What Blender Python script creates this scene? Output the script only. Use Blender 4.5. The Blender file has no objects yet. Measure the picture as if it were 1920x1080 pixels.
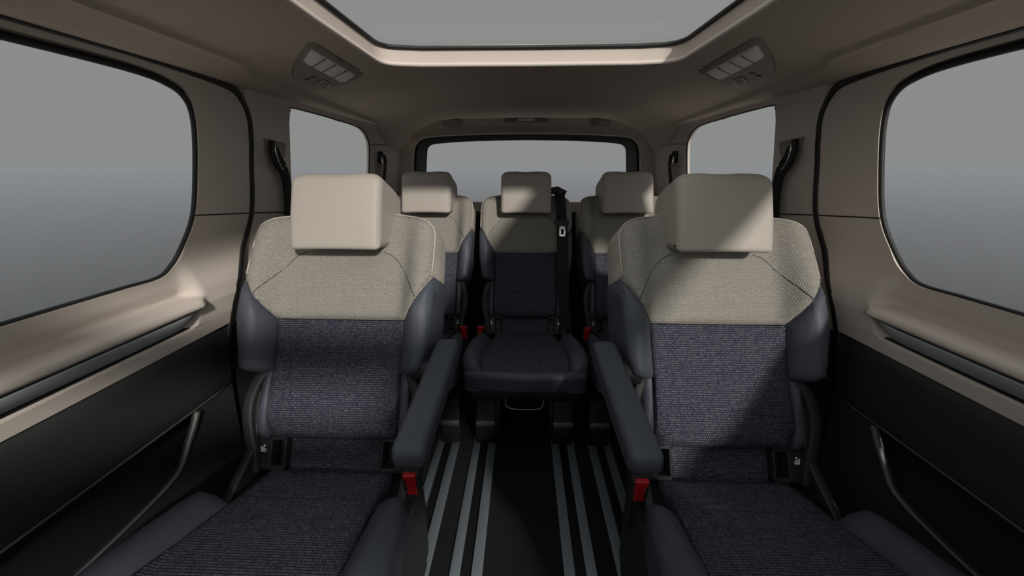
import bpy, bmesh, math
from mathutils import Vector
C = bpy.context.scene.collection
PI = math.pi

# ------------------------------------------------------------------ materials
def new_mat(name):
    m = bpy.data.materials.new(name); m.use_nodes = True
    nt = m.node_tree; b = nt.nodes['Principled BSDF']
    return m, nt, b
def plain(name, col, rough=.6, metal=0., spec=.5, grain=0., gscale=900., vary=0.):
    m, nt, b = new_mat(name)
    b.inputs['Base Color'].default_value = (*col, 1); b.inputs['Roughness'].default_value = rough
    b.inputs['Metallic'].default_value = metal; b.inputs['Specular IOR Level'].default_value = spec
    tc = nt.nodes.new('ShaderNodeTexCoord')
    if grain:
        n = nt.nodes.new('ShaderNodeTexNoise'); n.inputs['Scale'].default_value = gscale; n.inputs['Detail'].default_value = 2
        nt.links.new(tc.outputs['Object'], n.inputs['Vector'])
        bp = nt.nodes.new('ShaderNodeBump'); bp.inputs['Strength'].default_value = grain; bp.inputs['Distance'].default_value = .001
        nt.links.new(n.outputs['Fac'], bp.inputs['Height']); nt.links.new(bp.outputs['Normal'], b.inputs['Normal'])
    if vary:
        n2 = nt.nodes.new('ShaderNodeTexNoise'); n2.inputs['Scale'].default_value = 60; n2.inputs['Detail'].default_value = 3
        nt.links.new(tc.outputs['Object'], n2.inputs['Vector'])
        mx = nt.nodes.new('ShaderNodeMix'); mx.data_type = 'RGBA'
        mx.inputs[6].default_value = (*[c*(1-vary) for c in col], 1); mx.inputs[7].default_value = (*[c*(1+vary) for c in col], 1)
        nt.links.new(n2.outputs['Fac'], mx.inputs[0]); nt.links.new(mx.outputs[2], b.inputs['Base Color'])
    return m
def weave(name, c1, c2, gap, w=.0046, h=.0060, gapsize=.0016):
    m, nt, b = new_mat(name)
    uv = nt.nodes.new('ShaderNodeUVMap'); uv.uv_map = 'weave'
    br = nt.nodes.new('ShaderNodeTexBrick'); br.offset = .5; br.squash = 1
    br.inputs['Scale'].default_value = 1; br.inputs['Brick Width'].default_value = w; br.inputs['Row Height'].default_value = h
    br.inputs['Mortar Size'].default_value = gapsize; br.inputs['Mortar Smooth'].default_value = .8
    br.inputs['Color1'].default_value = (*c1, 1); br.inputs['Color2'].default_value = (*c2, 1); br.inputs['Mortar'].default_value = (*gap, 1)
    nt.links.new(uv.outputs['UV'], br.inputs['Vector']); nt.links.new(br.outputs['Color'], b.inputs['Base Color'])
    inv = nt.nodes.new('ShaderNodeMath'); inv.operation = 'SUBTRACT'; inv.inputs[0].default_value = 1
    nt.links.new(br.outputs['Fac'], inv.inputs[1])
    bp = nt.nodes.new('ShaderNodeBump'); bp.inputs['Strength'].default_value = .5; bp.inputs['Distance'].default_value = .001
    nt.links.new(inv.outputs[0], bp.inputs['Height']); nt.links.new(bp.outputs['Normal'], b.inputs['Normal'])
    b.inputs['Roughness'].default_value = .9; b.inputs['Specular IOR Level'].default_value = .2
    return m
M = {}
M['beige_plastic'] = plain('beige_plastic', (.58, .515, .465), .62, grain=.12, spec=.3)
M['headliner'] = plain('headliner_cloth', (.52, .45, .40), .95, grain=.2, gscale=1400, spec=.1)
M['beige_leather'] = plain('beige_leather', (.375, .34, .30), .55, grain=.15, gscale=700, spec=.3)
M['beige_weave'] = weave('beige_weave', (.325, .304, .27), (.26, .245, .218), (.17, .16, .144), gapsize=.0011)
M['navy_weave'] = weave('navy_weave', (.150, .148, .162), (.058, .061, .080), (.010, .013, .030))
M['blue_leather'] = plain('blue_grey_leather', (.054, .061, .079), .55, grain=.15, gscale=700, spec=.35)
M['black_plastic'] = plain('black_plastic', (.016, .017, .0175), .55, grain=.15, spec=.4)
M['dark_panel'] = plain('dark_panel', (.025, .027, .0275), .6, grain=.2, spec=.35)
M['grey_plastic'] = plain('grey_plastic', (.018, .020, .0205), .55, grain=.1, spec=.3)
M['rim_plastic'] = plain('rim_plastic', (.06, .062, .06), .45, spec=.5)
M['foot_trim'] = plain('foot_trim', (.13, .14, .145), .5)
M['strip_fabric'] = plain('strip_fabric', (.34, .37, .385), .6, grain=.2)
M['rubber'] = plain('black_rubber', (.008, .008, .008), .6, grain=.1)
M['frit'] = plain('black_frit', (.004, .004, .004), .35)
M['carpet'] = plain('black_floor', (.011, .011, .012), .8, grain=.3, gscale=600, spec=.2)
M['alu'] = plain('brushed_aluminium', (.58, .67, .76), .42, metal=.75)
M['chrome'] = plain('chrome', (.7, .7, .7), .2, metal=1)
M['webbing'] = plain('black_webbing', (.012, .012, .013), .75, grain=.3, gscale=800, spec=.3)
M['red'] = plain('red_plastic', (.40, .008, .012), .4)
M['white_mark'] = plain('white_print', (.7, .7, .7), .5)
M['light_lens'] = plain('light_lens', (.85, .80, .76), .35, grain=.6, gscale=260)
M['lamp_panel'] = plain('lamp_panel', (.24, .21, .19), .55)
M['steel'] = plain('dark_steel', (.22, .22, .22), .4, metal=1)
def glass_mat(name, tint):
    m = bpy.data.materials.new(name); m.use_nodes = True; nt = m.node_tree; nt.nodes.clear()
    o = nt.nodes.new('ShaderNodeOutputMaterial'); t = nt.nodes.new('ShaderNodeBsdfTransparent'); t.inputs[0].default_value = (*tint, 1)
    g = nt.nodes.new('ShaderNodeBsdfGlossy'); g.inputs['Roughness'].default_value = .02; g.inputs['Color'].default_value = (.8, .8, .8, 1)
    fr = nt.nodes.new('ShaderNodeFresnel'); fr.inputs['IOR'].default_value = 1.05
    mx = nt.nodes.new('ShaderNodeMixShader')
    nt.links.new(fr.outputs[0], mx.inputs[0]); nt.links.new(t.outputs[0], mx.inputs[1]); nt.links.new(g.outputs[0], mx.inputs[2])
    nt.links.new(mx.outputs[0], o.inputs['Surface'])
    return m
M['glass'] = glass_mat('window_glass', (1, 1, 1))

# ------------------------------------------------------------------ helpers
def ss(a, b, x):
    t = min(1, max(0, (x-a)/(b-a))); return t*t*(3-2*t)
def lerp(x, xs, ys):
    if x <= xs[0]: return ys[0]
    for i in range(len(xs)-1):
        if x <= xs[i+1]:
            return ys[i]+(ys[i+1]-ys[i])*(x-xs[i])/(xs[i+1]-xs[i])
    return ys[-1]
def link(name, bm, mats, parent=None, smooth=True):
    me = bpy.data.meshes.new(name); bm.to_mesh(me); bm.free()
    for m in (mats if isinstance(mats, (list, tuple)) else [mats]): me.materials.append(m)
    if smooth: me.polygons.foreach_set('use_smooth', [True]*len(me.polygons))
    o = bpy.data.objects.new(name, me); C.objects.link(o)
    if parent: o.parent = parent
    return o
def empty(name, loc=(0, 0, 0)):
    o = bpy.data.objects.new(name, None); o.empty_display_size = .1; o.location = loc; C.objects.link(o); return o
def tag(o, label, cat, group=None):
    o['label'] = label; o['category'] = cat
    if group: o['group'] = group
    return o
def struct(o, label=None, cat=None):
    o['kind'] = 'structure'
    if label: o['label'] = label
    if cat: o['category'] = cat
    return o
def rnd(pts, seg=5):
    """polygon of (x, y[, r]) with the corners that carry r rounded"""
    out = []; n = len(pts)
    for i, p in enumerate(pts):
        r = p[2] if len(p) > 2 else 0
        if not r: out.append((p[0], p[1])); continue
        P = Vector(p[:2]); A = (Vector(pts[i-1][:2])-P); B = (Vector(pts[(i+1) % n][:2])-P)
        la, lb = A.length, B.length; A /= la; B /= lb
        d = min(r, la*.48, lb*.48); a, b = P+A*d, P+B*d
        for k in range(seg+1):
            t = k/seg; q = a*(1-t)**2+P*2*t*(1-t)+b*t*t; out.append((q.x, q.y))
    return out
def dense(poly, step):
    out = []; n = len(poly)
    for i in range(n):
        a, b = poly[i], poly[(i+1) % n]; L = math.hypot(b[0]-a[0], b[1]-a[1]); k = max(1, int(L/step+.5))
        for j in range(k): out.append((a[0]+(b[0]-a[0])*j/k, a[1]+(b[1]-a[1])*j/k))
    return out
def spline(pts, step=6):
    out = []; n = len(pts); P = [Vector(p) for p in pts]
    for i in range(n-1):
        p0, p1, p2, p3 = P[max(i-1, 0)], P[i], P[i+1], P[min(i+2, n-1)]
        for k in range(step):
            t = k/step
            out.append(tuple(.5*((2*p1)+(p2-p0)*t+(2*p0-5*p1+4*p2-p3)*t*t+(3*p1-p0-3*p2+p3)*t**3)))
    out.append(tuple(P[-1])); return out
def segd(px, py, a, b):
    dx, dy = b[0]-a[0], b[1]-a[1]; L = dx*dx+dy*dy
    t = 0 if L == 0 else max(0, min(1, ((px-a[0])*dx+(py-a[1])*dy)/L))
    return math.hypot(px-a[0]-t*dx, py-a[1]-t*dy)
def patch(name, poly, fmap, f, mats, thick=.03, step=.02, rad=0., cuts=((), ()), parent=None, back=None, sharp=False, insets=None):
    """a panel: polygon in (a, b), raised by f(a, b) along the panel's normal, with rounded rim and side walls"""
    n = len(poly)
    rads = rad if isinstance(rad, (list, tuple)) else [rad]*n
    bm = bmesh.new()
    bm.faces.new([bm.verts.new((p[0], p[1], 0)) for p in poly]); bm.normal_update()
    rmax = max(rads)
    if rmax > 0:
        last = 0
        for k in (insets or (.12, .4, 1.)):
            t = rmax*k if not insets else k
            big = max(bm.faces, key=lambda q: q.calc_area())
            bmesh.ops.inset_region(bm, faces=[big], thickness=t-last, use_even_offset=True); last = t
    bm.normal_update(); bmesh.ops.triangulate(bm, faces=[q for q in bm.faces if len(q.verts) > 4 or rmax == 0], ngon_method='EAR_CLIP'); bm.normal_update()
    xs = [p[0] for p in poly]; ys = [p[1] for p in poly]
    def cutset(lo, hi, extra):
        k = max(1, int((hi-lo)/step)); return sorted(set([lo+(hi-lo)*i/k for i in range(1, k)]+[e for e in extra if lo < e < hi]))
    for ax, vals in ((0, cutset(min(xs), max(xs), cuts[0])), (1, cutset(min(ys), max(ys), cuts[1]))):
        for c in vals:
            co = (c, 0, 0) if ax == 0 else (0, c, 0); no = (1, 0, 0) if ax == 0 else (0, 1, 0)
            bmesh.ops.bisect_plane(bm, geom=bm.verts[:]+bm.edges[:]+bm.faces[:], dist=1e-6, plane_co=co, plane_no=no)
    bmesh.ops.remove_doubles(bm, verts=bm.verts[:], dist=1e-5)
    be = [e for e in bm.edges if len(e.link_faces) == 1]
    if rmax == 0:
        for e in be: e.smooth = False
    nf = set(bm.faces)
    r = bmesh.ops.extrude_edge_only(bm, edges=be)
    bv = set(g for g in r['geom'] if isinstance(g, bmesh.types.BMVert))
    uvl = bm.loops.layers.uv.new('weave')
    for fc in bm.faces:
        side = fc not in nf
        fc.material_index = 1 if side and len(mats) > 1 else 0
        for l in fc.loops:
            v = l.vert.co; l[uvl].uv = (v.x, v.y) if not side else (v.x+v.y, .05 if l.vert in bv else 0)
    edges = [(poly[i], poly[(i+1) % n], rads[i]) for i in range(n)]
    for v in bm.verts:
        a, b = v.co.x, v.co.y; base = f(a, b)
        if v in bv: h = (back if back is not None else base-thick)
        else:
            drop = 0
            if rmax > 0:
                for p, q, rr in edges:
                    if rr <= 0: continue
                    d = segd(a, b, p, q)
                    if d < rr: drop = max(drop, rr*(1-math.sqrt(max(0, 1-(1-d/rr)**2))))
            h = base-drop
        v.co = fmap(a, b, h)
    bmesh.ops.recalc_face_normals(bm, faces=bm.faces[:])
    if sharp:
        for e in bm.edges:
            if len(e.link_faces) == 2 and e.calc_face_angle(0) > .6: e.smooth = False
    return link(name, bm, mats, parent)
def offset_poly(poly, d):
    n = len(poly); A = sum(poly[i][0]*poly[(i+1) % n][1]-poly[(i+1) % n][0]*poly[i][1] for i in range(n)); s = 1 if A > 0 else -1
    out = []
    for i in range(n):
        p0, p, p1 = poly[i-1], poly[i], poly[(i+1) % n]
        e0 = Vector((p[0]-p0[0], p[1]-p0[1])); e1 = Vector((p1[0]-p[0], p1[1]-p[1]))
        if e0.length < 1e-9 or e1.length < 1e-9: out.append(p); continue
        e0.normalize(); e1.normalize()
        n0 = Vector((-e0.y, e0.x))*s; n1 = Vector((-e1.y, e1.x))*s; m = n0+n1
        if m.length < 1e-6: m = n0
        m.normalize(); k = d/max(.45, m.dot(n0)); out.append((p[0]+m.x*k, p[1]+m.y*k))
    return out
def prism(name, poly, lo, hi, r, fmap, mats, parent=None, seg=3, mid=1, bm=None, mi=0):
    """polygon in (a, b) extruded along c from lo to hi with rounded rims"""
    own = bm is None
    if own: bm = bmesh.new()
    secs = []
    if r > 0:
        for k in range(seg+1):
            t = PI/2*k/seg; secs.append((lo+r*(1-math.sin(t)), r*(1-math.cos(t))))
        secs = sorted(secs)
    else: secs = [(lo, 0)]
    body = [(lo+r+(hi-lo-2*r)*j/(mid+1), 0) for j in range(1, mid+1)]
    top = [(hi-(c-lo), o) for c, o in reversed(secs)]
    rings = []
    for c, o in secs+body+top:
        pp = offset_poly(poly, o) if o > 0 else poly
        rings.append([bm.verts.new(fmap(a, b, c)) for a, b in pp])
    n = len(poly); fs = []
    for A, B in zip(rings, rings[1:]):
        for i in range(n): fs.append(bm.faces.new((A[i], A[(i+1) % n], B[(i+1) % n], B[i])))
    fs.append(bm.faces.new(rings[0])); fs.append(bm.faces.new(rings[-1][::-1]))
    for q in fs: q.material_index = mi
    for q in fs[-2:]:
        for e in q.edges: e.smooth = False
    bmesh.ops.recalc_face_normals(bm, faces=fs)
    if own:
        return link(name, bm, mats, parent)
def sweep(name, path, prof, mats, parent=None, up=(0, 0, 1), closed=False, bm=None, mi=0, scale=None):
    own = bm is None
    if own: bm = bmesh.new()
    P = [Vector(p) for p in path]; n = len(P); up = Vector(up); rings = []
    for i in range(n):
        if closed: T = P[(i+1) % n]-P[i-1]
        else: T = P[min(i+1, n-1)]-P[max(i-1, 0)]
        T.normalize(); S = T.cross(up)
        if S.length < 1e-4: S = T.cross(Vector((1, 0, 0)))
        S.normalize(); U = S.cross(T); k = scale[i] if scale else 1
        rings.append([bm.verts.new(P[i]+S*a*k+U*b*k) for a, b in prof])
    m = len(prof); fs = []
    for i in range(n if closed else n-1):
        A, B = rings[i], rings[(i+1) % n]
        for j in range(m): fs.append(bm.faces.new((A[j], A[(j+1) % m], B[(j+1) % m], B[j])))
    if not closed: fs.append(bm.faces.new(rings[0])); fs.append(bm.faces.new(rings[-1][::-1]))
    for q in fs: q.material_index = mi
    bmesh.ops.recalc_face_normals(bm, faces=fs)
    if own: return link(name, bm, mats, parent)
def circ(r, n=8, ry=None): return [(r*math.cos(2*PI*i/n), (ry or r)*math.sin(2*PI*i/n)) for i in range(n)]
def rect(w, h, r=None):
    r = min(w, h)*.25 if r is None else r
    return rnd([(-w/2, -h/2, r), (w/2, -h/2, r), (w/2, h/2, r), (-w/2, h/2, r)], 2)
IDENT = lambda a, b, c: Vector((a, b, c))
def copy_tree(o, parent=None):
    c = o.copy(); C.objects.link(c)
    if parent: c.parent = parent
    for ch in list(o.children): copy_tree(ch, c)
    return c

# ------------------------------------------------------------------ seats
# seat-local frame: x across, y towards the rear of the van, z up; the seat faces -y
RECL = math.radians(27)
JY, JZ = 0., .43
TV = Vector((0, math.sin(RECL), math.cos(RECL))); NV = Vector((0, -math.cos(RECL), math.sin(RECL)))
J0 = Vector((0, JY, JZ))
KX = [1.]
def bk(u, v, n): return J0+Vector((u*KX[0], 0, 0))+TV*v+NV*n
def fback(u, v):
    a = abs(u)
    hb = lerp(v, [0, .22, .26, .40, .50, .60, .70], [.0, .02, .045, .058, .048, .036, .022])
    n = hb*ss(.160, .225, a)+.012*math.exp(-((v-.17)/.11)**2)+.006*math.exp(-((v-.5)/.12)**2)
    if v > .66: n -= .35*(v-.66)
    n -= 2.2*max(0, a-.235)**1.5
    return n
# cushion: w = distance forward of the back's foot, n = up
def fcush(u, w):
    a = abs(u)
    z = lerp(w, [-.02, .10, .30, .38, .44, .47], [.408, .436, .483, .492, .487, .474])
    z += .034*ss(.165, .225, a)*ss(.06, .13, w)*(1-ss(.40, .47, w)*.6)
    z -= 2.5*max(0, a-.235)**1.5
    return z
def cu(u, w, n): return Vector((u*KX[0], -w, n))
def mirror(poly): return [(-a, b) for a, b in reversed(poly)]

def build_seat(armrest_side, feet, latch_bar, kx=1.):
    KX[0] = kx
    S = empty('passenger_seat')
    # ---- backrest
    up_r = [(.178, .392), (.222, .452), (.262, .512), (.263, .60), (.260, .640), (.249, .664), (.224, .682), (.17, .702), (.09, .715)]
    upper = up_r+[(0, .719)]+[(-a, b) for a, b in reversed(up_r)]
    nU = len(up_r)
    rads = []
    for i in range(len(upper)):
        seam = i < 2 or i >= len(upper)-3
        rads.append(.005 if seam else .014)
    patch('upper_back_panel', upper, bk, fback, [M['beige_weave'], M['beige_leather']], step=.016, rad=rads, back=-.112, insets=(.0015, .004, .009, .016), parent=S)
    ins = rnd([(.178, .390), (-.178, .390), (-.173, .245), (-.177, .10), (-.174, .066, .012), (.174, .066, .012), (.177, .10), (.173, .245)])
    ri = [.005]*len(ins)
    for i in range(len(ins)):
        if max(ins[i][1], ins[(i+1) % len(ins)][1]) < .11: ri[i] = .030
    patch('lower_back_panel', ins, bk, fback, [M['navy_weave'], M['blue_leather']], step=.016, rad=ri, back=-.07, insets=(.0015, .004, .010, .02, .03), parent=S)
    bol = rnd([(.180, .391), (.224, .451), (.264, .510), (.268, .47), (.264, .36), (.243, .245, .03), (.176, .245, .01)])
    for s in (1, -1):
        pb = bol if s > 0 else mirror(bol)
        patch('side_bolster', pb, bk, lambda u, v: fback(u, v)+.002, [M['blue_leather']], step=.014, rad=.014, back=-.112, insets=(.0015, .005, .014), parent=S)
        st = rnd([(.179, .26), (.205, .26), (.207, .10), (.200, .068, .012), (.177, .068), (.180, .10)])
        st = st if s > 0 else mirror(st)
        patch('lower_side_panel', st, bk, lambda u, v: fback(min(abs(u), .16), v)-.002, [M['blue_leather']], step=.02, rad=.008, back=-.07, parent=S)
        # curved seams on the woven upper panel
        q = spline([(.112*s, .585), (.140*s, .572), (.175*s, .530), (.212*s, .470), (.224*s, .452)], 5)
        sweep('seam', [bk(u, v, fback(u, v)+.0004) for u, v in q], circ(.0008, 6), [M['grey_plastic']], S, up=(1, 0, 0))
        # edge piping between woven front and leather side
        q = [(a*s*.992, b) for a, b in up_r[2:]]
        sweep('piping', [bk(u, v, fback(u, v)-.009) for u, v in spline(q, 3)], circ(.0028, 6), [M['beige_leather']], S, up=(1, 0, 0))
    # back shell
    shell = rnd([(.25, .50, .03), (.252, .655, .05), (.17, .705), (-.17, .705), (-.252, .655, .05), (-.25, .50, .03), (-.215, .02, .02), (.215, .02, .02)])
    prism('back_shell', shell, -.15, -.10, .018, bk, [M['black_plastic']], S)
    # woven strip at the foot of the back with its two child-seat sockets
    patch('waist_strip', [(-.132, -.045), (.132, -.045), (.132, .10), (-.132, .10)], bk, lambda u, v: -.040, [M['navy_weave']], step=.05, thick=.02, parent=S)
    for s in (1, -1):
        bm = bmesh.new()
        fr = rnd([(.130, -.018, .006), (.212, -.018, .01), (.206, .075, .01), (.130, .072, .006)])
        hole = [(.137, -.006), (.170, -.006), (.170, .064), (.137, .064)]
        for a, b in (((.130, -.018), (.212, -.006)), ((.130, .060), (.208, .074)), ((.130, -.018), (.138, .074)), ((.169, -.018), (.212, .074))):
            pr = rnd([(a[0]*s, a[1], .003), (b[0]*s, a[1], .003), (b[0]*s, b[1], .003), (a[0]*s, b[1], .003)], 2)
            prism('', pr, -.06, -.014, .003, bk, None, bm=bm)
        bz = link('socket_bezel', bm, [M['grey_plastic']], S)
        bm = bmesh.new()
        prism('', [(.136*s, -.008), (.171*s, -.008), (.171*s, .062), (.136*s, .062)], -.062, -.056, 0, bk, None, bm=bm)
        link('socket', bm, [M['black_plastic']], bz)
        bm = bmesh.new()
        sweep('', [bk(.14*s, .012, -.045), bk(.168*s, .012, -.045)], circ(.003), None, bm=bm)
        link('anchor_bar', bm, [M['steel']], bz)
        # printed child-seat mark: a seat with a child
        bm = bmesh.new(); o = Vector((.191*s, .038, 0))
        for pl in ([(-.008, -.009), (.009, -.009), (.009, -.005), (-.003, -.004), (-.007, .009), (-.010, .008)],
                   [(-.002, -.002), (.007, -.002), (.008, -.004), (.010, -.002), (.008, .001), (.003, .001), (.002, .006), (-.003, .006)],
                   [(.002+.0035*math.cos(t*PI/4), .0105+.0035*math.sin(t*PI/4)) for t in range(8)]):
            prism('', [(o.x+a*.8*(-s), o.y+b*.8) for a, b in pl], -.0145, -.0135, 0, bk, None, bm=bm)
        link('child_seat_mark', bm, [M['white_mark']], bz)
        # arched recliner cover
        q = spline([(.196*s, .250, -.03), (.214*s, .225, -.015), (.229*s, .175, -.012), (.231*s, .13, -.012), (.222*s, .08, -.014), (.211*s, .03, -.02), (.206*s, -.02, -.024)], 4)
        sweep('recliner_cover', [bk(*p) for p in q], rect(.028, .05, .007), [M['grey_plastic']], S, up=NV)
        pl = rnd([(.06, .30, .02), (-.10, .30, .02), (-.10, .40, .02), (.02, .47, .03), (.10, .62, .03), (.17, .60, .03), (.10, .42, .03)])
        prism('hinge_plate', pl, min(s*.205, s*.228), max(s*.205, s*.228), .006, lambda a, b, c: Vector((c*kx, a, b)), [M['black_plastic']], S)
    # ---- headrest: tall front pad wrapping back over the top of the seat
    hp = rnd([(.572, .080, .014), (.66, .096), (.768, .106, .026), (.797, .074, .03), (.797, -.010, .035), (.760, -.06, .03), (.718, -.068, .006), (.700, -.078, .006), (.650, -.078, .01), (.622, -.055, .01)], 5)
    def hmap(a, b, c):
        k = (1-.17*(max(0, a-.748)/.049)**2.4)*(1+.055*(1-ss(-.03, .03, b))*ss(.69, .72, a))
        dip = -.004*math.cos(min(1, abs(c)/.06)*PI/2) if a > .75 else 0
        bul = -.007*(abs(c)/.118)**2 if b > .06 else 0
        return bk(c*k/kx, a+dip, b+bul)
    prism('headrest', dense(hp, .02), -.125, .125, .018, hmap, [M['beige_leather']], S, seg=5, mid=7)
    for s in (1, -1):
        sweep('headrest_post', [bk(.06*s, .70, -.02), bk(.06*s, .735, -.02)], circ(.006), [M['black_plastic']], S)
    # ---- cushion
    ci = [(.166, -.012), (.170, .12), (.185, .30), (.190, .40), (.186, .447)]
    cp = ci+[(-a, b) for a, b in reversed(ci)]
    patch('cushion_panel', cp, cu, fcush, [M['navy_weave'], M['blue_leather']], step=.022, rad=.004, thick=.05, parent=S)
    sweep('seam', [cu(u, .098+.002*math.cos(u*9), fcush(u, .098)-.0002) for u in [-.168+.336*i/16 for i in range(17)]], circ(.0012, 6), [M['black_plastic']], S)
    for s in (1, -1):
        cb = rnd([(.171, .116), (.240, .102, .010), (.258, .17), (.264, .20), (.280, .34), (.262, .452, .06), (.188, .449), (.191, .40), (.186, .30)])
        cb = cb if s > 0 else mirror(cb)
        patch('cushion_bolster', cb, cu, lambda u, w: fcush(u, w)+.001, [M['blue_leather']], step=.018, rad=.012, back=.394, insets=(.001, .004, .012), parent=S)
    lip = rnd([(-.444, .478), (-.462, .484, .01), (-.480, .466, .02), (-.466, .396, .02), (-.40, .385), (-.40, .45)])
    def lmap(a, b, c):
        return Vector((c*kx, a+.02*(abs(c)/.25)**2, b))
    prism('cushion_front', lip, -.262, .262, .02, lmap, [M['blue_leather']], S, seg=4, mid=6)
    under = rnd([(.0, .30), (.02, .395), (-.12, .39), (-.16, .41), (-.44, .42), (-.44, .38, .02), (-.40, .32, .03)])
    prism('cushion_pan', under, -.236*kx, .236*kx, .01, lambda a, b, c: Vector((c, a, b)), [M['black_plastic']], S)
    # buckle on the inner side
    def buckle(s):
        bx = .240*s*kx
        fm = lambda a, b, c: Vector((bx+a, -.030-c-(b-.30)*.12, b))
        b = prism('belt_buckle', rnd([(-.019, .30, .004), (.019, .30, .004), (.021, .474, .006), (-.021, .474, .006)]), -.014, .014, .005, fm, [M['black_plastic']], S)
        prism('release_button', rnd([(-.014, .412, .003), (.014, .412, .003), (.016, .480, .003), (-.016, .480, .003)]), .004, .0185, .003, fm, [M['red']], b)
        prism('slot', [(-.012*s-.003, .424), (-.012*s+.004, .424), (-.012*s+.004, .466), (-.012*s-.003, .466)], .0176, .0192, 0, fm, [M['black_plastic']], b)
    # ---- base
    if not feet:
        base = rnd([(.04, 0.012), (.06, .31, .03), (-.46, .33, .03), (-.40, 0.012, .02)])
        prism('seat_base', base, -.225, .225, .015, lambda a, b, c: Vector((c, a, b)), [M['black_plastic']], S)
        for s in (1, -1):
            sp = rnd([(.02, .10, .03), (.03, .36, .03), (-.18, .38, .04), (-.42, .34, .05), (-.36, .10, .04)])
            prism('base_side_cover', sp, min(.224*s, .240*s), max(.224*s, .240*s), .006, lambda a, b, c: Vector((c, a, b)), [M['dark_panel']], S)
    else:
        base = rnd([(.04, .10), (.06, .31, .03), (-.20, .33, .03), (-.17, .10, .02)])
        prism('seat_base', base, -.12, .12, .012, lambda a, b, c: Vector((c, a, b)), [M['black_plastic']], S)
        for s in (1, -1):
            fp = rnd([(.06, .012), (.06, .20, .03), (-.20, .235, .02), (-.262, .215, .02), (-.285, .135), (-.292, .125), (-.292, .012)])
            q = prism('seat_foot', fp, min(.125*s, .215*s), max(.125*s, .215*s), .008, lambda a, b, c: Vector((c, a, b)), [M['black_plastic']], S)
            tp = rnd([(-.286, .128), (-.290, .104), (-.296, .106), (-.292, .131)])
            prism('foot_trim', tp, min(.128*s, .212*s), max(.128*s, .212*s), .001, lambda a, b, c: Vector((c, a, b)), [M['foot_trim']], q)
            sweep('foot_edge', [(.119*s, -.20, .30), (.119*s, -.27, .15), (.119*s, -.275, .02)], rect(.008, .02), [M['grey_plastic']], q, up=(1, 0, 0))
    if latch_bar:
        q = spline([(-.085, -.235, .32), (-.083, -.275, .232), (-.068, -.29, .202), (0, -.295, .197), (.068, -.29, .202), (.083, -.275, .232), (.085, -.235, .32)], 5)
        sweep('release_bar', q, circ(.0042), [M['steel']], S)
        sweep('cross_bar', [(-.11, -.262, .262), (.11, -.262, .262)], circ(.005), [M['rim_plastic']], S)
    if armrest_side:
        s = armrest_side
        ap = rnd([(-.220, .700, .030), (-.216, .645, .026), (.10, .660), (.155, .66, .03), (.175, .735, .03), (.02, .718)], 5)
        a = prism('armrest', ap, min(.270*s, .334*s), max(.270*s, .334*s), .016, lambda a, b, c: Vector((c, a, b)), [M['blue_leather']], S, seg=4)
        piv = [(.11+.03*math.cos(i*PI/8), .665+.03*math.sin(i*PI/8)) for i in range(16)]
        prism('armrest_pivot', piv, min(.215*s, .274*s), max(.215*s, .274*s), .004, lambda a, b, c: Vector((c, a, b)), [M['black_plastic']], a)
        lv = [(.255*s, -.16, .40), (.275*s, -.13, .415), (.300*s, -.08, .42), (.325*s, -.05, .41)]
    buckle(armrest_side if armrest_side else (1 if feet == 1 else -1))
    return S

F_L = build_seat(1, 0, False); F_L.location = (-.521, .718, 0)
tag(F_L, 'second-row seat with fully sunlit beige headrest, left of the aisle', 'car seat', 'individual seats of the second row')
F_R = build_seat(-1, 0, False); F_R.location = (.518, .718, 0)
tag(F_R, 'second-row seat with diagonal shadow across headrest and beige upper back, right of the aisle', 'car seat', 'individual seats of the second row')
R_C = build_seat(0, -1, True, .87); R_C.location = (.002, 1.567, 0)
tag(R_C, 'middle seat of the back row with black belt running down its front', 'car seat', 'seats of the back row')
R_L = build_seat(0, 1, False, .87); R_L.location = (-.497, 1.567, 0)
tag(R_L, 'back-row seat half hidden behind the left second-row seat', 'car seat', 'seats of the back row')
R_R = build_seat(0, -1, False, .87); R_R.location = (.502, 1.567, 0)
KX[0] = 1.
tag(R_R, 'back-row seat half hidden behind the right second-row seat', 'car seat', 'seats of the back row')

# ------------------------------------------------------------------ shell of the van
def XW(z): return lerp(z, [0, .5, .95, 1.36, 1.45], [.87, .875, .868, .80, .74])
def wmap(s): return lambda a, b, n: Vector((s*(XW(b)-n), a, b))
SEAL = [(-.85, 1.398), (.60, 1.398), (.80, 1.397), (.97, 1.390), (1.055, 1.374), (1.092, 1.325), (1.095, 1.26), (1.090, 1.205), (1.075, 1.05), (1.010, .938), (.93, .835), (.902, .753), (.866, .56), (.845, .35), (.835, .18)]
WIN_R = [(.70, .934), (.765, .934), (.802, .950), (.838, .990), (.884, 1.070), (.908, 1.19), (.917, 1.285), (.904, 1.335), (.86, 1.360), (.76, 1.370), (.55, 1.370)]
WIN_Rs = [(a+.004*ss(.5, .85, a), b) for a, b in spline(WIN_R, 4)]
SEALs = spline(SEAL, 4)
WIN_T = [(a, b+.010*ss(1.27, 1.34, b)) for a, b in WIN_Rs]
def seal_at(z):
    pts = [p for p in SEALs if p[1] < 1.3]
    pts = sorted(pts, key=lambda p: p[1]); return lerp(z, [p[1] for p in pts], [p[0] for p in pts])
def flare(z): return lerp(z, [.55, .70, .76, .80, .845, .88, .92, .96, 1.0], [0, .008, .020, .028, .032, .027, .015, .005, 0])
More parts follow.
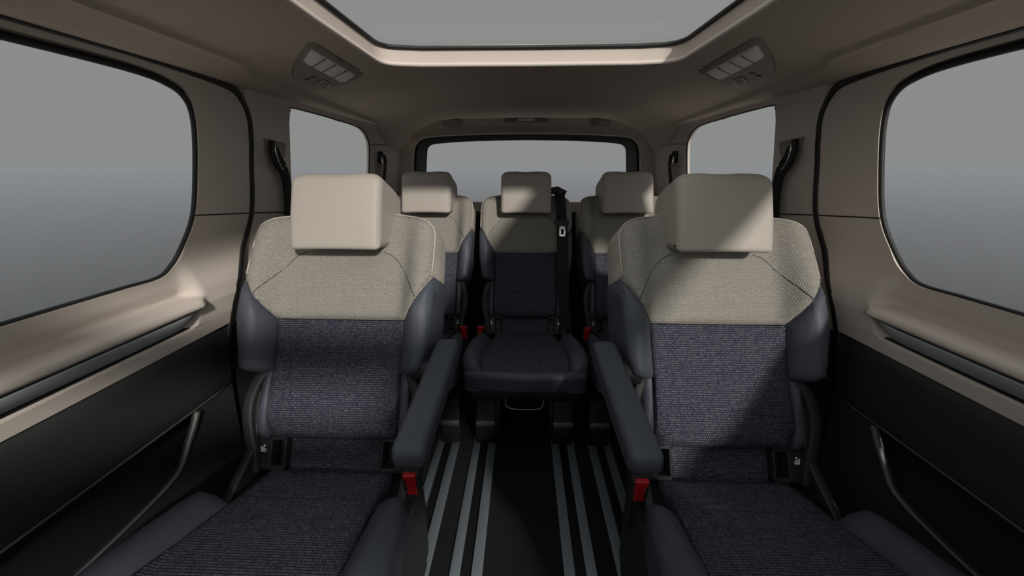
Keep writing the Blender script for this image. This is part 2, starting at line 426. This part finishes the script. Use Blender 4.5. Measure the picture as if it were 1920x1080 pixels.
def shelf(a, z):
    p = lerp(z, [.760, .793, .7965, .798, .843, .8445, .851, .857, .864, .872, .880, .905, .935],
                [.020, .024, .022, .004, .004, .048, .057, .057, .051, .006, -.006, .001, 0])
    if z > .8438: f = ss(.800, .842, a)
    elif z > .797:
        ae = lerp(z, [.797, .80, .842], [.781, .785, .812]); f = ss(ae-.002, ae+.010, a)
    else: f = ss(.70, .86, a)
    return p*(1-f)+flare(z)*f
QW = [(1.285, .96), (1.285, 1.33), (1.292, 1.365), (1.315, 1.378), (1.72, 1.374), (1.86, 1.362), (1.925, 1.33), (1.953, 1.28), (1.957, 1.15), (1.957, .98), (1.93, .955), (1.30, .95)]
def sideobj(s):
    L = 'left' if s < 0 else 'right'
    D = struct(empty('door_1' if s < 0 else 'door_2', (s*.87, .2, 0)), 'sliding door with beige upper trim on the %s of the cabin' % L, 'van door')
    D.location = (0, 0, 0)
    mp = wmap(s)
    # trim round the window
    zc = .90
    outer = [p for p in SEALs if p[1] > zc]
    ring = [(-.85, 1.397)]+[(a-.004, b-.003) for a, b in outer[1:]]+[(seal_at(zc)-.004, zc), (-.85, zc), (-.85, .934)]+WIN_T+[(-.28, 1.380), (-.28, .936), (-.849, .936)]
    patch('upper_trim', ring, mp, shelf, [M['beige_plastic']], thick=.016, step=.035, rad=0, parent=D, sharp=True, cuts=((.78, .80, .81, .82, .83, .842), (.91, .92, .93, .935, .945, .96, .98, 1.0)))
    lowp = [(-.85, zc)]+[(seal_at(z)-.004, z) for z in (.90, .88, .86, .84, .82, .80, .78, .762)]+[(-.85, .762)]
    patch('shelf_trim', lowp, mp, shelf, [M['beige_plastic']], thick=.03, step=.03, parent=D,
          cuts=((.775, .779, .783, .787, .791, .795, .799, .803, .807, .811, .815, .819, .823, .828, .834, .842, .85, .86, .87, .88), (.766, .78, .79, .793, .7965, .798, .81, .82, .83, .843, .8445, .848, .851, .854, .857, .861, .864, .866, .868, .870, .872, .874, .876, .880, .888, .896)), insets=None)
    sl = rnd([(-.84, .8005), (.775, .8005, .02), (.802, .841, .006), (-.84, .841)], 4)
    fs = lambda a, z: (.014+.034*ss(.800, .842, z))*(1-.25*ss(.75, .81, a))+.004
    patch('accent_strip', sl, mp, lambda a, z: fs(a, z), [M['strip_fabric']], thick=.03, step=.03, rad=.004, parent=D)
    for z_, e_ in ((.8428, .80), (.7990, .785)):
        sweep('shadow_gap', [mp(a, z_, fs(a, z_)-(.010 if z_ > .82 else .004)) for a in [-.84+(e_+.84)*i/24 for i in range(25)]], rect(.012, .0024, .0008), [M['rubber']], D, up=(0, 0, 1))
    # seam on the pillar trim
    q = [(.884+(1.072-.884)*i/6, 1.068-.016*i/6) for i in range(7)]
    sweep('trim_seam', [mp(a, b, .0006) for a, b in q], circ(.0018, 6), [M['rubber']], D, up=(1, 0, 0))
    # dark lower panel down to the ridge
    up_d = [(-.85, .760)]+[(seal_at(z)-.004, z) for z in (.760, .70, .64, .585)]+[(-.85, .585)]
    patch('lower_panel', up_d, mp, lambda a, z: lerp(z, [.585, .60, .66, .71, .745, .76], [.012, .020, .024, .026, .024, .016])*(1-.5*ss(.80, .88, a)), [M['dark_panel']], thick=.03, step=.03, parent=D, cuts=((), (.59, .60, .745, .752)))
    # map pocket: recess behind, outer wall, rim
    rec = [(-.85, .587), (seal_at(.587)-.004, .587), (seal_at(.40)-.004, .40), (-.85, .40)]
    patch('pocket_back', rec, mp, lambda a, z: -.035, [M['rubber']], thick=.01, step=.1, parent=D)
    rim = spline([(.742, .580), (.725, .556), (.695, .522), (.657, .478), (.62, .464), (.575, .457), (.46, .450), (.2, .447), (-.85, .447)], 4)
    out = rim+[(-.85, .06)]+[(seal_at(z)-.004, z) for z in (.06, .2, .35, .45, .54, .584)]
    def pock(a, z): return .012+.010*(1-ss(.66, .80, a))*ss(.10, .34, z)
    patch('map_pocket', out, mp, pock, [M['dark_panel'], M['rubber']], thick=.012, step=.04, rad=0, parent=D)
    k = [(1.5-1.0*i/(len(rim)-1)) for i in range(len(rim))]
    sweep('pocket_rim', [mp(a, b, pock(a, b)+.001) for a, b in rim], circ(.0052, 8), [M['rim_plastic']], D, up=(1, 0, 0), scale=k)
    rl = [(a, .586) for a in (-.85, 0, .3, .5, .7, .80, .872)]
    sweep('ridge_line', [mp(a, b, .014*(1-.6*ss(.80, .88, a))) for a, b in rl], circ(.003, 6), [M['rim_plastic']], D, up=(1, 0, 0))
    # window of the door
    Wn = struct(empty('window_1' if s < 0 else 'window_2'), 'large sliding-door window on the %s' % L, 'window')
    frp = lambda a, b, n: Vector((s*(XW(b)+.014-n), a, b))
    gl = [(-.60, .915)]+[(a+.02*ss(.6, .9, a), b+(-.02 if b < .96 else (.02 if b > 1.3 else 0))) for a, b in WIN_Rs]+[(-.60, 1.392)]
    patch('pane', gl, frp, lambda a, b: 0, [M['glass']], thick=.004, step=.1, parent=Wn, sharp=True)
    sweep('window_seal', [frp(a, b, .006) for a, b in [(-.28, .934)]+WIN_Rs+[(-.28, 1.370)]], circ(.006, 8), [M['rubber']], Wn, up=(1, 0, 0))
    tops = [p for p in WIN_Rs if p[1] > 1.27]
    low = [(a-.002, b-.002) for a, b in tops]
    fr = low+[(-.55, 1.368), (-.55, 1.392)]+[(a+.018*ss(.7, .92, a), b+.02*ss(1.25, 1.34, b)) for a, b in reversed(tops)]
    patch('frit', fr, frp, lambda a, b: .003, [M['frit']], thick=.002, step=.2, parent=Wn)
    # rubber seal round the door
    T = struct(sweep('trim_1' if s < 0 else 'trim_2', [mp(a+.0035, b, -.004+flare(b)*.9) for a, b in SEALs], rect(.018, .016, .005), [M['rubber']], up=(1, 0, 0)), 'black rubber seal round the %s sliding door' % L, 'door seal')
    # rear side wall: pillar, panels round the quarter window
    Wl = struct(empty('wall_left' if s < 0 else 'wall_right'), 'beige side trim round the quarter window on the %s' % L, 'side wall')
    so = [(a+.012, b) for a, b in SEALs if 1.0 < b < 1.37]
    qw = spline(QW, 3)
    def q_at(sel): return [p for p in qw if sel(p[0])]
    SPL = 1.60
    topf = [p for p in qw if p[0] < SPL and p[1] > 1.2]; botf = [p for p in qw if p[0] < SPL and p[1] <= 1.2]
    # front C: from split top, forward along roof, down the door seal, back along the belt, round the window
    i0 = next(i for i, p in enumerate(qw) if p[0] > SPL)          # along the top going back
    i1 = max(i for i, p in enumerate(qw) if p[0] > SPL)
    front_edge = qw[i1+1:]+qw[:i0]                                 # bottom front -> up the front edge -> top, to the split
    ztop = 1.374
    tp = 1.395
    Cf = [(SPL, 1.398), (1.07, tp)]+so+[(1.022, .938), (.945, .84), (SPL, .84), (SPL, front_edge[0][1])]+front_edge+[(SPL, front_edge[-1][1])]
    Cf = [p for i, p in enumerate(Cf) if i == 0 or math.hypot(p[0]-Cf[i-1][0], p[1]-Cf[i-1][1]) > 1e-4]
    patch('pillar_trim', Cf, mp, lambda a, b: -.002, [M['beige_plastic']], thick=.018, step=.06, rad=0, parent=Wl, sharp=True)
    rear_edge = qw[i0:i1+1]
    Cr = [(SPL, rear_edge[0][1])]+rear_edge+[(SPL, rear_edge[-1][1]), (SPL, .84), (2.30, .84), (2.30, 1.395), (SPL, 1.398)]
    Cr = [p for i, p in enumerate(Cr) if math.hypot(p[0]-Cr[i-1][0], p[1]-Cr[i-1][1]) > 1e-4]
    def rearf(a, z): return -.002+.05*ss(2.0, 2.3, a)
    patch('rear_pillar_trim', Cr, mp, rearf, [M['beige_plastic']], thick=.018, step=.06, rad=0, parent=Wl, sharp=True)
    lowc = [(.945, .84), (.912, .755)]+[(seal_at(z)+.012, z) for z in (.70, .56, .35, .18)]+[(.845, .02), (2.30, .02), (2.30, .84)]
    patch('lower_panel', [p for p in lowc if p[1] <= .745 or p[0] > 2.2][:0] or [(seal_at(.745)+.012, .745)]+[(seal_at(z)+.012, z) for z in (.70, .56, .35, .18)]+[(.85, .02), (2.30, .02), (2.30, .745)], mp, lambda a, b: -.002, [M['black_plastic']], thick=.02, step=.2, parent=Wl)
    patch('belt_line_trim', [(.945, .84), (seal_at(.80)+.012, .80), (seal_at(.745)+.012, .745), (2.30, .745), (2.30, .84)], mp, lambda a, b: -.002, [M['beige_plastic']], thick=.02, step=.2, parent=Wl)
    sweep('trim_seam', [mp(1.095+i*.03, 1.050-.003*i, -.0012) for i in range(7)], circ(.0018, 6), [M['rubber']], Wl, up=(1, 0, 0))
    sweep('trim_seam', [mp(1.96+i*.03, 1.30+.002*i, rearf(1.96+i*.03, 1.3)+.0006) for i in range(12)], circ(.0018, 6), [M['rubber']], Wl, up=(1, 0, 0))
    sweep('roof_gutter', [(s*.862, -1.3, 1.435), (s*.862, 2.3, 1.435)], rect(.05, .078, .01), [M['black_plastic']], Wl)
    Wq = struct(empty('window_3' if s < 0 else 'window_4'), 'rear quarter window on the %s behind the belt pillar' % L, 'window')
    gq = [(1.25, .93), (2.0, .93), (2.0, 1.385), (1.25, 1.388)]
    patch('pane', gq, frp, lambda a, b: 0, [M['glass']], thick=.004, step=.1, parent=Wq, sharp=True)
    sweep('window_seal', [frp(a, b, .008) for a, b in qw], circ(.004, 8), [M['rubber']], Wq, up=(1, 0, 0), closed=True)
    # second-row belt
    B = empty('seat_belt', (s*.83, 1.2, 1.2)); B.location = (0, 0, 0)
    tag(B, 'black seat belt hanging from the pillar behind the %s second-row seat' % L, 'seat belt', 'second-row belts on the pillars')
    rc = rnd([(1.150, 1.272, .01), (1.262, 1.262, .01), (1.225, 1.205, .02), (1.185, 1.195, .02)])
    patch('outlet_cover', rc, mp, lambda a, b: .004+.012*ss(1.27, 1.20, b), [M['lamp_panel']], thick=.016, step=.02, rad=.004, parent=B)
    g = spline([(1.160, 1.262, .020), (1.152, 1.235, .026), (1.160, 1.205, .028), (1.178, 1.183, .026), (1.198, 1.178, .022)], 4)
    sweep('belt_guide', [mp(*p) for p in g], rect(.014, .018, .005), [M['black_plastic']], B, up=(s, 0, 0))
    sweep('guide_ring', [mp(a, b, n+.0105) for a, b, n in g[2:-3]], circ(.0022, 6), [M['chrome']], B, up=(s, 0, 0))
    wb = spline([(1.165, 1.240, .022), (1.178, 1.205, .026), (1.205, 1.175, .024), (1.226, 1.13, .02), (1.232, 1.05, .018), (1.235, .85, .016), (1.235, .50, .014), (1.235, .20, .014)], 5)
    sweep('webbing', [mp(*p) for p in wb], rect(.003, .046, .001), [M['webbing']], B, up=(0, 1, .2))
    bolt = [(1.218+.006*math.cos(i*PI/5), 1.193+.006*math.sin(i*PI/5)) for i in range(10)]
    prism('bolt', bolt, .012, .026, .001, lambda a, b, c: mp(a, b, c), [M['white_mark']], B)
    # back-row belt on the rear pillar
    B2 = empty('seat_belt'); tag(B2, 'back-row seat belt on the %s rear pillar with shiny guide' % L, 'seat belt', 'back-row belts on the rear pillars')
    cov = rnd([(2.045, 1.272, .008), (2.09, 1.272, .008), (2.085, 1.21, .015), (2.05, 1.21, .015)])
    patch('outlet_cover', cov, mp, lambda a, b: .022, [M['grey_plastic']], thick=.03, step=.02, rad=.006, parent=B2)
    g = spline([(2.035, 1.245, .030), (2.030, 1.215, .036), (2.05, 1.195, .038), (2.085, 1.195, .038), (2.10, 1.22, .034)], 4)
    sweep('belt_guide', [mp(*p) for p in g], circ(.0045, 8), [M['chrome']], B2, up=(s, 0, 0))
    wb = spline([(2.065, 1.255, .028), (2.067, 1.20, .040), (2.068, 1.13, .036), (2.07, .95, .03), (2.07, .5, .03)], 5)
    sweep('webbing', [mp(*p) for p in wb], rect(.003, .046, .001), [M['webbing']], B2, up=(0, 1, .2))
sideobj(-1); sideobj(1)

Fw = struct(empty('wall_front'), 'dark dashboard wall at the front of the cabin', 'dashboard')
dash = rnd([(-1.32, 0), (-1.26, .70, .1), (-1.10, .93, .08), (-1.22, 1.0, .05), (-1.60, .98, .03), (-1.60, 0)])
prism('dashboard', dash, -.87, .87, .02, lambda a, b, c: Vector((c, a, b)), [M['black_plastic']], Fw)
for s in (-1, 1):
    patch('front_door_panel', [(-1.6, .02), (-.85, .02), (-.85, .95), (-1.6, .95)], wmap(s), lambda a, b: 0, [M['dark_panel']], thick=.05, step=.2, parent=Fw)

# ------------------------------------------------------------------ headliner and glass roof
def zroof(x, y):
    a = abs(x)
    z = lerp(a, [0, .40, .44, .62, .70, .74, .80, .84], [1.460, 1.457, 1.452, 1.437, 1.424, 1.410, 1.388, 1.37])
    xr = lerp(y, [.95, 1.02, 1.36, 1.87, 2.1], [.681, .719, .73, .748, .76])
    z -= .010*ss(xr-.007, xr+.004, a)*(1-ss(1.95, 2.1, y))*(1-ss(.745, .795, a))
    zr = lerp(a, [0, .30, .42, .52, .585, .64, .685, .72, .76, .80], [1.470, 1.466, 1.458, 1.444, 1.424, 1.398, 1.364, 1.33, 1.28, 1.25])
    w = ss(1.95, 2.26, y)
    return min(z, z*(1-w)+zr*w)
GH, GY, GF = .420, 1.135, -1.0
BAR0, BAR1 = -.66, -.46
Ceil = struct(empty('ceiling'), 'beige headliner round the glass roof', 'headliner')
edge = rnd([(0, GY), (.30, GY-.004), (GH-.012, GY-.02, .11), (GH, .80), (GH+.004, BAR1, .06), (0, BAR1)], 8)
rail = [(.80, 2.262), (.80, 2.1), (.803, 1.6), (.803, -1.25)]
for s in (-1, 1):
    half = edge[:-1]+[(.0, BAR1), (.0, BAR0)]+rnd([(0, BAR0), (GH+.004, BAR0, .06), (GH+.004, GF, .06), (0, GF)], 6)[1:]+[(0, -1.25), (.803, -1.25), (.803, 1.6), (.80, 2.262), (0, 2.262)]
    half = [p for i, p in enumerate(half) if math.hypot(p[0]-half[i-1][0], p[1]-half[i-1][1]) > 1e-4]
    if s < 0: half = mirror(half)
    patch('headliner_panel', half, lambda a, b, n: Vector((a, b, -n)), lambda a, b: -zroof(a, b), [M['headliner']], thick=.046, step=.05, rad=0,
          cuts=((-.40, .40, -.44, .44, -.62, .62, -.70, .70, -.74, .74, -.672, .672, -.678, .678, -.684, .684, -.71, .71, -.718, .718, -.726, .726, -.733, .733, -.748, .748, -.755, .755), (.93, .95, .97, .985, 1.0, 1.02, 1.04, 1.95, 2.0, 2.05, 2.1, 2.14, 2.18, 2.22)), parent=Ceil, sharp=True)
lp = edge[:-1]
lip_path = [(-a, b, 1.457) for a, b in reversed(lp)]+[(a, b, 1.457) for a, b in lp[1:]]
sweep('opening_edge', lip_path, circ(.006, 8), [M['beige_plastic']], Ceil)
Gl = struct(empty('window_5'), 'panoramic glass roof above the second row', 'glass roof')
gp = [(-GH-.03, GY+.03), (GH+.03, GY+.03), (GH+.03, -1.05), (-GH-.03, -1.05)]
patch('pane', gp, lambda a, b, n: Vector((a, b, 1.502+n)), lambda a, b: 0, [M['glass']], thick=-.004, step=.2, parent=Gl, sharp=True)
gpath = [(a*(.995 if abs(a) > .35 else 1), b-.002, 1.498) for a, b, z in lip_path]
sweep('roof_seal', gpath, circ(.0055, 8), [M['rubber']], Gl)

# dome lights on the slanted side of the headliner
def dome(s):
    L = 'left' if s < 0 else 'right'
    D = empty('dome_light'); tag(D, 'interior light panel in the headliner above the %s second-row seat' % L, 'interior light', 'interior lights beside the glass roof')
    mp = lambda a, b, n: Vector((s*a, b, zroof(a, b)-n))
    hs = rnd([(.478, .885, .02), (.60, 1.015, .03), (.684, 1.13, .05), (.690, 1.295, .05), (.60, 1.27, .04), (.482, 1.18, .02)])
    h = patch('housing', hs, mp, lambda a, b: .004, [M['lamp_panel']], thick=.012, step=.03, rad=.006, parent=D)
    ln = rnd([(.504, .931, .008), (.571, 1.007, .008), (.581, 1.237, .008), (.508, 1.169, .008)])
    l = patch('lens', ln, mp, lambda a, b: .0065, [M['light_lens']], thick=.006, step=.02, rad=.003, parent=D)
    for c in (1.0, 1.05, 1.11):
        sweep('lens_rib', [mp(.508, c, .007), mp(.574, c+.05, .007)], circ(.0015, 6), [M['lamp_panel']], l)
    bt = [(.613, 1.175), (.646, 1.205), (.655, 1.262), (.616, 1.225)]
    b = patch('switch', rnd([(p[0], p[1], .008) for p in bt]), mp, lambda a, b: .008, [M['lamp_panel']], thick=.006, step=.02, rad=.003, parent=D)
    sweep('switch_frame', [mp(a, c, .0078) for a, c in rnd([(p[0], p[1], .008) for p in bt])], circ(.0014, 6), [M['light_lens']], b, closed=True)
    for bx, by in ((.621, 1.140), (.646, 1.150)):
        dot = [(bx+.008*math.cos(i*PI/5), by+.008*math.sin(i*PI/5)) for i in range(10)]
        patch('indicator', dot, mp, lambda a, b: .0052, [M['rubber']], thick=.004, step=.05, parent=D)
    sn = rnd([(.483, 1.020, .003), (.492, 1.028, .003), (.492, 1.056, .003), (.483, 1.048, .003)], 2)
    patch('sensor', sn, mp, lambda a, b: .004, [M['frit']], thick=.004, step=.05, parent=D)
dome(-1); dome(1)

# ------------------------------------------------------------------ tailgate
YT = 2.30
Wr = struct(empty('wall_rear'), 'tailgate trim round the rear window', 'tailgate')
tmap = lambda a, b, n: Vector((a, YT-n, b))
win_o = [(.72, .98), (.712, 1.10), (.701, 1.20), (.688, 1.29), (.668, 1.327), (.635, 1.351), (.58, 1.365), (.42, 1.375), (.2, 1.381), (0, 1.383)]
win_o = spline(win_o, 3)
win_i = spline([(.645, .98), (.633, 1.10), (.622, 1.20), (.611, 1.285), (.598, 1.310), (.57, 1.324), (.48, 1.333), (.3, 1.342), (0, 1.347)], 3)
outl = [(0, 1.50), (.86, 1.50), (.86, .02), (0, .02)]
for s in (-1, 1):
    lowp = [(0, .92), (.86, .92), (.86, -.03), (0, -.03)]
    patch('tailgate_lower_panel', lowp if s > 0 else mirror(lowp), tmap, lambda a, b: 0, [M['black_plastic']], thick=.04, step=.4, parent=Wr)
    pl = [(0, .98)]+win_o+[(0, 1.50), (.86, 1.50), (.86, .92), (0, .92)]
    if s < 0: pl = mirror(pl)
    def tf(a, b):
        return .045*ss(1.388, 1.47, b+.10*max(0, abs(a)-.35)**2*4) if b > 1.3 else 0
    patch('tailgate_trim', pl, tmap, tf, [M['headliner']], thick=.04, step=.05, parent=Wr, cuts=((), (1.39, 1.40, 1.42, 1.44, 1.46)))
both = [(-a, b) for a, b in win_o]+[(a, b) for a, b in reversed(win_o[:-1])]
sweep('window_lip', [tmap(a, b+.002, .002) for a, b in both], circ(.006, 8), [M['beige_plastic']], Wr, up=(0, 1, 0))
Wd = struct(empty('window_6'), 'rear window behind the back row', 'window')
patch('pane', [(-.72, .95), (.72, .95), (.70, 1.37), (-.70, 1.37)], lambda a, b, n: Vector((a, YT+.035-n, b)), lambda a, b: 0, [M['glass']], thick=.004, step=.2, parent=Wd, sharp=True)
for s in (-1, 1):
    fr = [(a*1.03, b+.012) for a, b in win_o]+[(a, b) for a, b in reversed(win_i)]
    if s < 0: fr = mirror(fr)
    patch('frit', fr, lambda a, b, n: Vector((a, YT+.028-n, b)), lambda a, b: 0, [M['frit']], thick=.003, step=.2, parent=Wd)
# speaker grilles and small lamp in the tailgate header
for s in (-1, 1):
    G = tag(empty('speaker_grille'), 'small dotted speaker grille %s of the lamp above the rear window' % ('left' if s < 0 else 'right'), 'speaker', 'speaker grilles above the rear window')
    cx, cz, hy = .435*s, 1.437, 2.262
    gm = lambda a, b, n: Vector((a, 2.250-n+.0*b, b))
    patch('grille_plate', rnd([(cx-.055, cz-.02, .012), (cx+.055, cz-.02, .012), (cx+.05, cz+.018, .012), (cx-.05, cz+.018, .012)]), gm, lambda a, b: .008, [M['lamp_panel']], thick=.02, step=.05, rad=.003, parent=G)
    bm = bmesh.new()
    for i in range(9):
        for j in range(3):
            x0, z0 = cx+(i-4)*.011+(j % 2)*.005, cz+(j-1)*.011
            prism('', [(x0+.003*math.cos(t*PI/3), z0+.003*math.sin(t*PI/3)) for t in range(6)], .007, .009, 0, lambda a, b, c: gm(a, b, c), None, bm=bm)
    link('grille_hole', bm, [M['light_lens']], G)['kind'] = 'stuff'
T = tag(empty('tailgate_lamp'), 'small lamp bar in the middle above the rear window', 'interior light')
lm = lambda a, b, n: Vector((a, 2.250-n, b))
patch('housing', rnd([(-.13, 1.438, .01), (.13, 1.438, .01), (.115, 1.462, .01), (-.115, 1.462, .01)]), lm, lambda a, b: .008, [M['lamp_panel']], thick=.02, step=.05, rad=.004, parent=T)
patch('lens', rnd([(-.05, 1.443, .006), (.05, 1.443, .006), (.05, 1.458, .006), (-.05, 1.458, .006)]), lm, lambda a, b: .012, [M['light_lens']], thick=.008, step=.05, rad=.003, parent=T)

# ------------------------------------------------------------------ belt of the middle seat
Bc = tag(empty('seat_belt'), 'black belt with metal tongue down the front of the middle back-row seat', 'seat belt')
def bc(u, v, n): return bk(u*.90, v, n)+Vector((.002, 1.567, 0))
sweep('belt_guide', [bc(.118, .700, .035), bc(.175, .712, .034), bc(.222, .690, .03)], rect(.034, .022, .006), [M['black_plastic']], Bc, up=NV)
wp = spline([(.186, .70, .040), (.192, .62, .052), (.197, .50, .066), (.198, .40, .076), (.200, .30, .074), (.205, .20, .060), (.213, .10, .030), (.222, .0, .012), (.226, -.06, .012)], 5)
sweep('webbing', [bc(*p) for p in wp], rect(.052, .003, .001), [M['webbing']], Bc, up=NV)
wp2 = spline([(.192, .56, .060), (.190, .42, .080), (.196, .30, .080), (.207, .15, .052), (.220, .0, .018)], 5)
sweep('webbing', [bc(*p) for p in wp2], rect(.044, .003, .001), [M['webbing']], Bc, up=NV)
def tmapb(a, b, c): return bc(.196+a, b, c)
tg = prism('tongue_grip', rnd([(-.042, .540, .008), (.042, .540, .008), (.030, .500, .01), (-.030, .500, .01)]), .062, .082, .004, tmapb, [M['black_plastic']], Bc)
bm = bmesh.new()
for a0, b0, a1, b1 in ((-.016, .452, -.008, .502), (.008, .452, .016, .502), (-.016, .488, .016, .502), (-.016, .452, .016, .461)):
    prism('', [(a0, b0), (a1, b0), (a1, b1), (a0, b1)], .086, .089, 0, tmapb, None, bm=bm)
link('tongue_plate', bm, [M['chrome']], tg)

# ------------------------------------------------------------------ floor and rails
Fl = struct(patch('floor', [(-.87, -1.2), (.87, -1.2), (.87, 2.30), (-.87, 2.30)], lambda a, b, n: Vector((a, b, n)), lambda a, b: 0, [M['carpet']], thick=.03, step=.5), 'black cabin floor', 'floor')
def rail_obj(cx, label):
    R = tag(empty('floor_rail'), label, 'seat rail', 'aluminium seat rails in the floor')
    for s in (-1, 1):
        pf = rect(.035, .006, .0012)
        sweep('flange', [(cx+s*.033, -1.1, .0035), (cx+s*.033, 2.2, .0035)], pf, [M['alu']], R)
    for s in (-1, 1):
        sweep('rail_edge', [(cx+s*.0162, -1.1, .0065), (cx+s*.0162, 2.2, .0065)], circ(.0014, 6), [M['chrome']], R)
    sweep('channel', [(cx, -1.1, .0012), (cx, 2.2, .0012)], rect(.031, .002, .0005), [M['rubber']], R)
    return R
rail_obj(-.176, 'inner aluminium floor rail left of the black centre aisle strip')
rail_obj(.176, 'inner aluminium floor rail right of the black centre aisle strip')
rail_obj(-.340, 'outer aluminium floor rail running under the left second-row seat')
rail_obj(.340, 'outer aluminium floor rail running under the right second-row seat')

# ------------------------------------------------------------------ outside
gm, nt, b = new_mat('wet_asphalt')
b.inputs['Base Color'].default_value = (.07, .074, .078, 1); b.inputs['Roughness'].default_value = .22; b.inputs['Specular IOR Level'].default_value = .5
tc = nt.nodes.new('ShaderNodeTexCoord'); n1 = nt.nodes.new('ShaderNodeTexNoise'); n1.inputs['Scale'].default_value = 3; n1.inputs['Detail'].default_value = 6
nt.links.new(tc.outputs['Object'], n1.inputs['Vector'])
cr = nt.nodes.new('ShaderNodeValToRGB'); cr.color_ramp.elements[0].color = (.028, .0305, .032, 1); cr.color_ramp.elements[1].color = (.042, .045, .046, 1)
cr.color_ramp.elements[0].position = .3; cr.color_ramp.elements[1].position = .7
nt.links.new(n1.outputs['Fac'], cr.inputs[0]); nt.links.new(cr.outputs[0], b.inputs['Base Color'])
bm = bmesh.new(); bmesh.ops.create_circle(bm, cap_ends=True, segments=96, radius=600)
G = link('ground', bm, [gm], smooth=False); G.location = (0, 0, -.42); struct(G, 'grey ground outside the van', 'ground')

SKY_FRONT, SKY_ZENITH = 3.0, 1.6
HAZE_S, HAZE_A = .047, .032
fm = bpy.data.materials.new('ground_haze'); fm.use_nodes = True; fn = fm.node_tree; fn.nodes.clear()
fo = fn.nodes.new('ShaderNodeOutputMaterial'); vs = fn.nodes.new('ShaderNodeVolumeScatter')
vs.inputs['Color'].default_value = (.72, .80, 1, 1); vs.inputs['Density'].default_value = HAZE_S; vs.inputs['Anisotropy'].default_value = 0
va = fn.nodes.new('ShaderNodeVolumeAbsorption'); va.inputs['Color'].default_value = (0, 0, 0, 1); va.inputs['Density'].default_value = HAZE_A
ads = fn.nodes.new('ShaderNodeAddShader'); fn.links.new(vs.outputs[0], ads.inputs[0]); fn.links.new(va.outputs[0], ads.inputs[1])
fn.links.new(ads.outputs[0], fo.inputs['Volume'])
bm = bmesh.new(); n = 64; rr = []
for r_, z_ in ((4.0, -.41), (90, -.41), (90, 1.3), (4.0, 1.3)):
    rr.append([bm.verts.new((r_*math.cos(2*PI*i/n), r_*math.sin(2*PI*i/n), z_)) for i in range(n)])
for k in range(4):
    A, B = rr[k], rr[(k+1) % 4]
    for i in range(n): bm.faces.new((A[i], A[(i+1) % n], B[(i+1) % n], B[i]))
bmesh.ops.recalc_face_normals(bm, faces=bm.faces[:])
Hz = link('haze', bm, [fm], smooth=False); Hz['kind'] = 'stuff'; tag(Hz, 'pale haze lying over the ground outside the windows', 'haze')

pm = plain('pale_bounce', (.60, .575, .54), .9, grain=.2, gscale=40, vary=.08)  # added pad, out of view, bounces sun and sky up onto the headliner
bm = bmesh.new(); prism('', rnd([(-3.3, -5, .2), (3.3, -5, .2), (3.3, 4.2, .2), (-3.3, 4.2, .2)]), -.47, -.40, .01, IDENT, None, bm=bm)
struct(link('bounce_pad', bm, [pm], smooth=False), 'added pale pad under the van that bounces light onto the ceiling', 'ground')

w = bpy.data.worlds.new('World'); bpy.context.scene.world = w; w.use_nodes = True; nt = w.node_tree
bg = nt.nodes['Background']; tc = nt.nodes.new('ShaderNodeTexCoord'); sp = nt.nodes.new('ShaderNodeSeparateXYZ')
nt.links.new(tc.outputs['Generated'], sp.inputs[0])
cr = nt.nodes.new('ShaderNodeValToRGB')
e = cr.color_ramp.elements; e[0].position = 0; e[0].color = (.255, .262, .255, 1); e[1].position = .5; e[1].color = (.262, .268, .262, 1)
nt.links.new(sp.outputs['Z'], cr.inputs[0]); nt.links.new(cr.outputs[0], bg.inputs['Color'])
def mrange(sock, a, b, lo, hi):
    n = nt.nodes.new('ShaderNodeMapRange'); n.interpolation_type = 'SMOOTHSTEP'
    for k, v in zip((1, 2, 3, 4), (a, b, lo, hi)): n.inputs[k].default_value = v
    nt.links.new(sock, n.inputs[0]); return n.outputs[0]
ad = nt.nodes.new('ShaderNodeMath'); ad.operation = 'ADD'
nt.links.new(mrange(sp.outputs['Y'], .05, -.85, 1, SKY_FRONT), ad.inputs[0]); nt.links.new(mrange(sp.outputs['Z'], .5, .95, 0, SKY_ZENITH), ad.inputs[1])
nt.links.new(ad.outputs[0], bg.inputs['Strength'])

sun = bpy.data.lights.new('sun', 'SUN'); sun.energy = 3.0; sun.angle = math.radians(4); sun.color = (1, .95, .88)
so = bpy.data.objects.new('sun', sun); C.objects.link(so)
d = Vector((-.88, 1.78, -1)).normalized(); so.rotation_euler = d.to_track_quat('-Z', 'Y').to_euler(); so.location = (3, -5, 4)

# ------------------------------------------------------------------ camera
FP = 660.
cam = bpy.data.cameras.new('camera'); cam.sensor_width = 36; cam.lens = FP/1920*36; cam.clip_start = .02; cam.clip_end = 2000
co = bpy.data.objects.new('camera', cam); C.objects.link(co); co.location = (-.011, 0, 1.18)
pitch = math.atan(223/FP); yaw = math.atan(22/math.hypot(FP, 223))
co.rotation_euler = (PI/2-pitch, 0, yaw)
sc = bpy.context.scene; sc.camera = co
sc.view_settings.view_transform = 'Standard'; sc.view_settings.look = 'None'; sc.view_settings.gamma = 1; sc.view_settings.use_curve_mapping = False
sc.view_settings.exposure = 0
sc.cycles.max_bounces = 8; sc.cycles.diffuse_bounces = 5; sc.cycles.transparent_max_bounces = 12; sc.cycles.caustics_reflective = False
